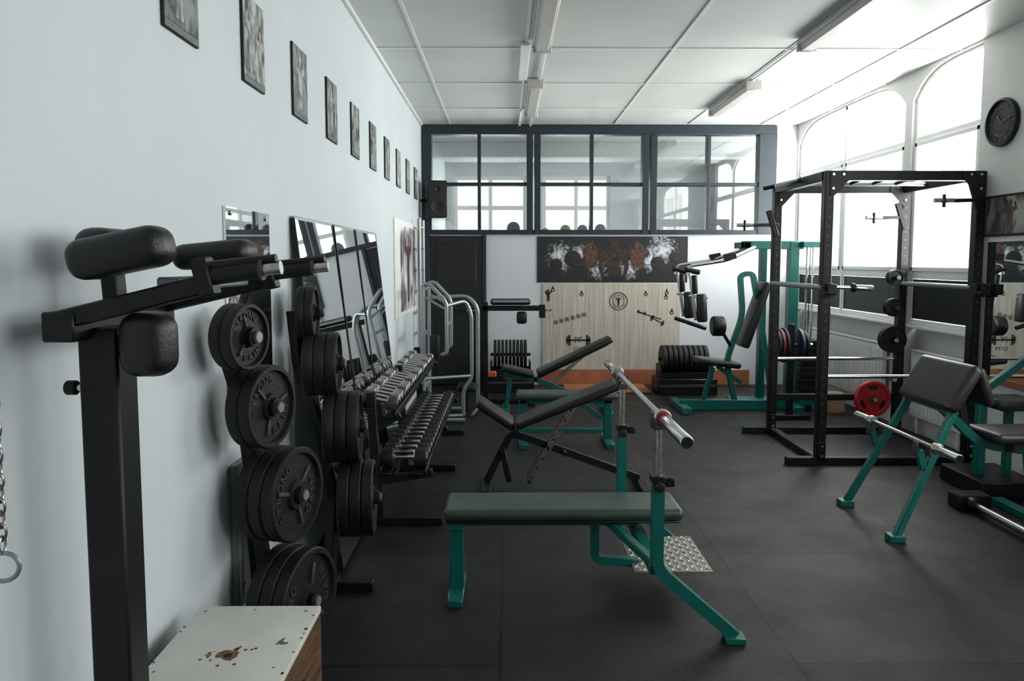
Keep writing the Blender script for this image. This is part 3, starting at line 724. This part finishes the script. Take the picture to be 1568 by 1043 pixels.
b.box((-.72, 7.42, .78), (.10, .04, .26), VINYL, bev=.018, seg=3)
b.done()
b = B('wall_bars_frame')
for y in (8.75, 9.15): b.cyl((-1.02, y, .0), (-1.02, y, 2.15), .02, SILVER)
for k in range(8): b.cyl((-1.02, 8.75, .3+k*.25), (-1.02, 9.15, .3+k*.25), .014, SILVER)
b.done()
b = B('roman_chair'); Y = 8.5
b.beam((-.24, Y, .05), (-.24, Y, 1.18), .06, .06, BLK); b.bx(-.32, .40, Y-.03, Y+.03, 1.08, 1.14, BLK); b.bx(-.18, .28, Y-.10, Y+.10, 1.15, 1.22, VINYL, bev=.03, seg=4)
b.bx(-.15, .25, Y-.101, Y-.098, 1.18, 1.21, SILVER); b.bx(.38, .45, Y-.04, Y+.04, 1.0, 1.15, BLK); b.bx(.12, .24, Y-.05, Y+.06, .93, 1.07, VINYL, bev=.03, seg=3)
b.bx(-.28, -.20, Y-.3, Y+.3, .0, .05, BLK); b.beam((-.24, Y, .03), (.30, Y, .03), .06, .05, BLK); b.bx(.26, .33, Y-.2, Y+.2, 0, .05, BLK)
b.done()
def plate_row(name, x0, y, R, n, th, mats, base):
    b = B(name); z0 = base; L = n*(th+.012)
    b.bx(x0-.10, x0+L+.06, y-.2, y+.2, .0, base, BLK, bev=.01); b.bx(x0-.08, x0+L+.04, y-.205, y-.2, base*.5, base*.65, IRONL)
    for k in range(n):
        x = x0+k*(th+.012); b.plate((x, y, z0+R+.05), (1, 0, 0), R, th, mats[k % len(mats)])
    b.bx(x0-.05, x0+L+.02, y-.14, y-.10, z0, z0+.07, BLK); b.bx(x0-.05, x0+L+.02, y+.10, y+.14, z0, z0+.07, BLK); b.bx(x0-.06, x0-.04, y-.15, y+.15, z0, z0+.16, BLK)
    b.bx(x0+L, x0+L+.02, y-.15, y+.15, z0, z0+.16, BLK); b.cyl((x0-.06, y, z0+R+.05), (x0+L+.02, y, z0+R+.05), .02, BLK)
    if n == 9 and th < .05: b.bx(x0-.12, x0+.02, y-.25, y-.205, base-.02, base+.06, ORANGE, bev=.015); b.bx(x0+.1, x0+L, y-.206, y-.2, base*.75, base*.9, REDD)
    return b.done()
plate_row('bumper_plate_rack', -.14, 9.4, .19, 9, .036, [RUBBER, IRON, RUBBER], .22)
plate_row('bumper_plate_rack', 1.97, 9.2, .175, 9, .052, [RUBBER, RUBBER, IRON], .20)

# ------------------------------------------------------------ teal chest press machine
b = B('chest_press_machine'); Y = 8.15
b.bx(1.95, 3.40, Y-.05, Y+.05, .0, .11, TEAL); b.bx(1.90, 2.0, Y-.30, Y+.35, .0, .07, TEAL); b.bx(2.55, 3.40, Y+.15, Y+.3, .0, .09, TEAL); b.bx(3.1, 3.22, Y-.3, Y+.5, .0, .08, TEAL)
b.bx(3.11, 3.21, Y-.06, Y+.06, .1, 1.86, TEAL); b.bx(2.88, 2.95, Y+.2, Y+.3, .05, 1.86, TEAL)
b.bx(2.60, 3.26, Y-.05, Y+.05, 1.78, 1.87, TEAL); b.bx(2.86, 3.26, Y+.2, Y+.3, 1.79, 1.87, TEAL); b.bx(2.60, 2.68, Y-.05, Y+.3, 1.79, 1.86, TEAL)
b.path([(2.55, Y, .1), (2.45, Y, .55), (2.62, Y, 1.05), (2.58, Y, 1.5), (2.72, Y, 1.52), (2.80, Y, 1.1), (2.98, Y, .1)], .027, TEAL, fil=.12, sq=True)
b.beam((2.62, Y, .70), (2.86, Y, 1.42), .30, .08, VINYL, bev=.03, seg=4)
b.beam((2.10, Y, .56), (2.58, Y, .50), .30, .07, VINYL, bev=.03, seg=4); b.beam((2.35, Y, .48), (2.62, Y, .30), .05, .05, TEAL)
b.beam((2.30, Y, .47), (2.20, Y, .10), .05, .05, TEAL)
for sg in (-1, 1):
    y = Y+sg*.28
    b.path([(2.70, Y+sg*.1, 1.80), (2.35, y, 1.66), (1.95, y, 1.60), (1.93, y, 1.50)], .020, CHROME, fil=.08)
    b.cyl((1.95, y, 1.56), (2.03, y, 1.02), .018, CHROME); b.cyl((2.08, y, 1.30), (2.10, y, 1.0), .055, VINYL, bev=.02); b.cyl((2.0, y, 1.5), (2.01, y, 1.30), .035, BLK, bev=.01)
    b.cyl((1.93, y, 1.0), (2.14, y, .93), .022, BLK, bev=.006); b.cyl((1.9, y, 1.56), (2.06, y, 1.53), .028, BLK, bev=.006)
    b.box((2.38, y, 1.70), (.12, .07, .07), BLK, rot=(0, -.2, 0)); b.cyl((1.95, y, 1.28), (2.15, y, 1.26), .014, CHROME)
for k in range(9): b.bx(3.25, 3.45, Y-.12, Y+.12, .14+k*.072, .205+k*.072, BLK, bev=.004)
for y in (-.08, .08): b.cyl((3.35, Y+y, .1), (3.35, Y+y, 1.84), .012, CHROME)
b.bx(3.22, 3.48, Y-.14, Y+.14, 1.80, 1.86, TEAL); b.bx(3.24, 3.46, Y-.14, Y+.14, .06, .13, TEAL)
b.cyl((3.35, Y, .8), (3.35, Y, 1.83), .005, BLK)
b.cyl((2.22, Y-.2, .95), (2.36, Y-.2, .95), .11, VINYL, bev=.03); b.beam((2.3, Y-.2, .95), (2.5, Y, .7), .03, .03, BLK)
b.done()
b = B('olympic_plate_storage_post'); Y = 7.62
b.bx(2.93, 2.99, Y-.03, Y+.03, .0, 1.0, BLK); b.bx(2.75, 3.17, Y-.05, Y+.05, .0, .05, BLK); b.cyl((2.74, Y, .78), (3.18, Y, .78), .022, CHROME)
for x, m, r in ((2.80, RUBBER, .17), (2.84, REDD, .17), (2.88, RUBBER, .18), (3.04, BLUE, .17), (3.09, RUBBER, .15)): b.plate((x, Y, .78), (1, 0, 0), r, .032, m)
b.done()
b = B('wooden_block'); b.bx(3.5, 3.68, 7.9, 8.05, 0, .22, WOODP, bev=.005); b.bx(3.505, 3.675, 7.895, 7.9, .02, .2, WOODP, bev=.002); b.done()

# ------------------------------------------------------------ power rack
b = B('power_rack')
RX0, RX1, RY0, RY1, RH = 2.55, 3.755, 5.9, 7.0, 2.36; w = .075
for x in (RX0, RX1):
    for y in (RY0, RY1):
        b.bx(x-w/2, x+w/2, y-w/2, y+w/2, .03, RH, BLK, bev=.006)
        for k in range(26):
            z = .35+k*.075
            b.cyl((x, y-w/2-.0012, z), (x, y-w/2+.002, z), .009, IRONL, n=10)
        b.box((x, y-w/2-.006, .12), (.06, .01, .14), BLK)
        for zz in (.08, .16): b.cyl((x, y-w/2-.02, zz), (x, y-w/2, zz), .010, CHROME, n=8)
    b.bx(x-w/2, x+w/2, RY0, RY1, RH-w, RH, BLK); b.bx(x-w/2, x+w/2, RY0, RY1, .0, .06, BLK)
for y in (RY0, RY1):
    b.bx(RX0, RX1, y-w/2, y+w/2, RH-w, RH, BLK)
    b.bx(RX0-.27, RX1+.02, y-w/2, y+w/2, .0, .06, BLK)
b.bx(RX0, RX1, RY1-.03, RY1+.03, .32, .38, BLK)
for x, sg in ((RX0, 1), (RX1, -1)):
    for y in (RY0-.041, RY1-.041):
        b.prism([(x, RH-.005), (x+sg*.16, RH-.005), (x+sg*.16, RH-.06), (x+sg*.03, RH-.2), (x, RH-.2)], 'y', y-.004, y+.002, BLK)
        for dx, dz in ((.02, .03), (.1, .03), (.02, .14)): b.cyl((x+sg*dx, y-.014, RH-dz), (x+sg*dx, y, RH-dz), .010, CHROME, n=8)
b.path([(RX0, RY0+.35, RH-.03), (RX0+.25, RY0+.45, RH+.02), (RX0+.6, RY0+.5, RH+.0), (RX1-.25, RY0+.45, RH+.02), (RX1, RY0+.35, RH-.03)], .018, BLK, fil=.1)
b.cyl((RX0, RY0+.7, RH-.03), (RX1, RY0+.7, RH-.03), .017, SILVER)
for x in (2.85, 3.05, 3.25, 3.45): b.cyl((x, RY0+.40, RH+.0), (x, RY0+.74, RH-.03), .016, RUBBER)
b.path([(RX0-.22, RY0+.55, RH-.06), (RX0-.05, RY0+.55, RH-.02), (RX0+.3, RY0+.5, RH+.02)], .018, SILVER, fil=.03)
b.path([(RX0-.20, RY0+.9, RH-.05), (RX0-.05, RY0+.8, RH-.02), (RX0+.3, RY0+.7, RH-.0)], .018, BLK, fil=.03)
for x, y, z in ((RX0, RY1, 1.98), (RX1, RY1, 2.05), (RX1, RY0, 2.12)):
    b.beam((x-.35, y-.08, z), (x, y-.05, z+.01), .03, .03, BLK); b.beam((x-.10, y-.06, z+.14), (x-.02, y-.06, z-.1), .03, .05, BLK)
    b.cyl((x-.40, y-.08, z+.005), (x-.25, y-.08, z+.005), .018, SILVER)
    b.cyl((x-.33, y-.09, z-.05), (x-.33, y-.09, z+.05), .012, BLK)
b.cyl((RX0-.02, RY0-.02, 1.44), (RX0-.03, RY1, 1.44), .022, SILVER); b.cyl((RX1-.02, RY0, 1.44), (RX1-.01, RY1, 1.44), .022, SILVER)
for x in (RX0, RX1):
    b.box((x, RY0-.055, 1.42), (.075, .05, .11), BLK); b.box((x, RY0-.10, 1.40), (.07, .08, .03), BLK); b.box((x, RY0-.14, 1.43), (.07, .015, .08), BLK)
b.cyl((RX0+.02, RY0-.09, 1.445), (RX0+.33, RY0-.09, 1.435), .014, CHROME); b.cyl((RX0+.20, RY0-.09, 1.44), (RX0+.34, RY0-.09, 1.435), .025, CHROME, bev=.004); b.cyl((RX0+.17, RY0-.09, 1.44), (RX0+.2, RY0-.09, 1.44), .036, BLK, bev=.004)
b.cyl((RX0+.02, RY0, .72), (RX1-.02, RY0, .72), .016, CHROME); b.cyl((RX0+.02, RY1, .72), (RX1-.02, RY1, .72), .016, CHROME)
for z in (.55, .92, 1.22, 1.5): b.cyl((RX1-.14, RY1-.22, z), (RX1-.14, RY1-.03, z), .02, CHROME); b.box((RX1-.08, RY1-.02, z), (.16, .03, .04), BLK)
b.cyl((3.47, RY1-.16, .35), (3.47, RY1, .35), .02, CHROME)
b.done()
b = B('storage_weight_plates')
for z, r in ((.92, .125), (1.22, .085), (1.5, .07)):
    for j in range(2): b.plate((RX1-.14, RY1-.12-j*.035, z), (0, -1, 0), r, .03, IRON, IRONL)
b.done()
def grip_plate(c, R):
    b = B('red_grip_plate'); M = frame(c, (0, -1, 0)); th = .022
    b.lathe([(.026, -th), (R*.95, -th), (R, -th*.6), (R, th*.6), (R*.95, th), (R*.84, th), (R*.80, th*.5), (R*.36, th*.5), (R*.33, th), (.03, th)], M, RED, n=48)
    for k in range(3):
        a0 = math.radians(90+120*k); pts = []
        for t in range(9): a = a0-.42+.84*t/8; pts.append((R*.72*math.cos(a), R*.72*math.sin(a)))
        for t in range(9): a = a0+.30-.60*t/8; pts.append((R*.52*math.cos(a), R*.52*math.sin(a)))
        b.lprism(pts, M @ Matrix.Translation((0, 0, th*.5)), .0015, HOLE)
    b.cyl(V(c)+V((0, -.026, 0)), V(c)+V((0, -.02, 0)), .035, IRONL); b.done()
grip_plate((3.47, RY1-.10, .35), .172)

# ------------------------------------------------------------ preacher curl bench
b = B('preacher_curl_bench')
b.beam((2.62, 4.55, .76), (2.78, 4.55, 1.03), .58, .08, VINYLB, bev=.035, seg=5)
b.beam((2.79, 4.55, 1.02), (2.87, 4.55, .79), .54, .06, VINYLB, bev=.028, seg=5)
for y, yt in ((4.24, 4.32), (4.88, 4.80)):
    b.beam((2.30, y, .02), (2.66, yt, .76), .04, .045, TEAL); b.box((2.30, y, .02), (.09, .08, .04), TEAL)
    b.beam((2.47, (y+yt)/2, .42), (2.44, (y+yt)/2, .54), .03, .04, TEAL)
    b.box((2.42, (y+yt)/2, .545), (.02, .04, .09), IRONL); b.box((2.50, (y+yt)/2, .53), (.02, .04, .06), IRONL)
b.beam((2.66, 4.3, .76), (2.66, 4.82, .76), .045, .045, TEAL)
b.path([(2.70, 4.55, .76), (2.98, 4.55, .50), (3.30, 4.55, .46)], .025, TEAL, fil=.1, sq=True)
b.path([(2.86, 4.62, .9), (2.92, 4.62, .58), (3.20, 4.62, .50)], .022, BLK, fil=.05, sq=True)
b.beam((3.28, 4.55, .46), (3.34, 4.55, .03), .045, .045, TEAL)
b.bx(2.98, 3.38, 4.38, 4.72, .53, .60, VINYLB, bev=.03, seg=4); b.cyl((3.15, 4.55, .46), (3.15, 4.55, .54), .04, BLK)
b.bx(3.30, 3.38, 4.2, 4.9, 0, .05, TEAL)
b.done()
barbell('curl_barbell', (2.46, 3.92, .58), (2.46, 5.10, .58), sleeve=.20, rb=.0135, rs=.024, ring=CHROMEW)
b = B('floor_barbell')
b.cyl((3.08, 4.71, .05), (3.07, 3.3, .05), .025, CHROME, bev=.003); b.cyl((3.08, 4.76, .05), (3.08, 4.71, .05), .045, BLK)
b.bx(3.0, 3.22, 4.76, 4.90, .0, .10, BLK, bev=.01)
b.done()
b = B('low_row_machine'); b.bx(3.30, 3.72, 4.98, 5.5, .0, .12, BLK, bev=.01); b.beam((3.4, 5.2, .12), (3.4, 5.2, .75), .06, .06, TEAL); b.beam((3.4, 5.2, .72), (3.7, 5.2, .95), .05, .05, TEAL); b.bx(3.45, 3.76, 5.05, 5.35, .60, .68, VINYLB, bev=.03, seg=4); b.beam((3.6, 5.2, .10), (3.6, 5.2, .6), .05, .05, TEAL); b.done()

# ------------------------------------------------------------ camera
cam = bpy.data.cameras.new('camera'); co = bpy.data.objects.new('camera', cam); C.objects.link(co)
cam.sensor_width = 36; cam.lens = 26.0; cam.shift_y = -.0207; cam.clip_start = .02
co.location = (0, 0, 1.65); co.rotation_euler = (math.radians(90-4.5), 0, -.0080)
bpy.context.scene.camera = co
# ------------------------------------------------------------ light
w = bpy.data.worlds.new('overcast_sky'); bpy.context.scene.world = w; w.use_nodes = True
bg = w.node_tree.nodes['Background']; bg.inputs[0].default_value = (.97, .985, 1, 1); bg.inputs[1].default_value = 3.6
def area(name, loc, rot, sx, sy, e, col=(1, .985, .965)):
    l = bpy.data.lights.new(name, 'AREA'); l.shape = 'RECTANGLE'; l.size = sx; l.size_y = sy; l.energy = e; l.color = col
    o = bpy.data.objects.new(name, l); o.location = loc; o.rotation_euler = rot; C.objects.link(o); return o
R90 = math.radians(90)
for i, (ya, yb, e) in enumerate(((6.03, 7.05, 160), (7.2, 9.7, 300), (1.4, 4.0, 105), (-1.9, .7, 85), (10.3, 12.6, 100))):  # also lamps for the unseen added windows and the stand-in room
    area('daylight_window_%d' % (i+1), (XR+.5, (ya+yb)/2, 2.3), (0, R90, 0), 2.0, yb-ya, e)
area('standin_daylight_far', (.5, YN+.5, 2.3), (-R90, 0, 0), 3.0, 1.8, 100)  # lamp added for the far windows of the stand-in room
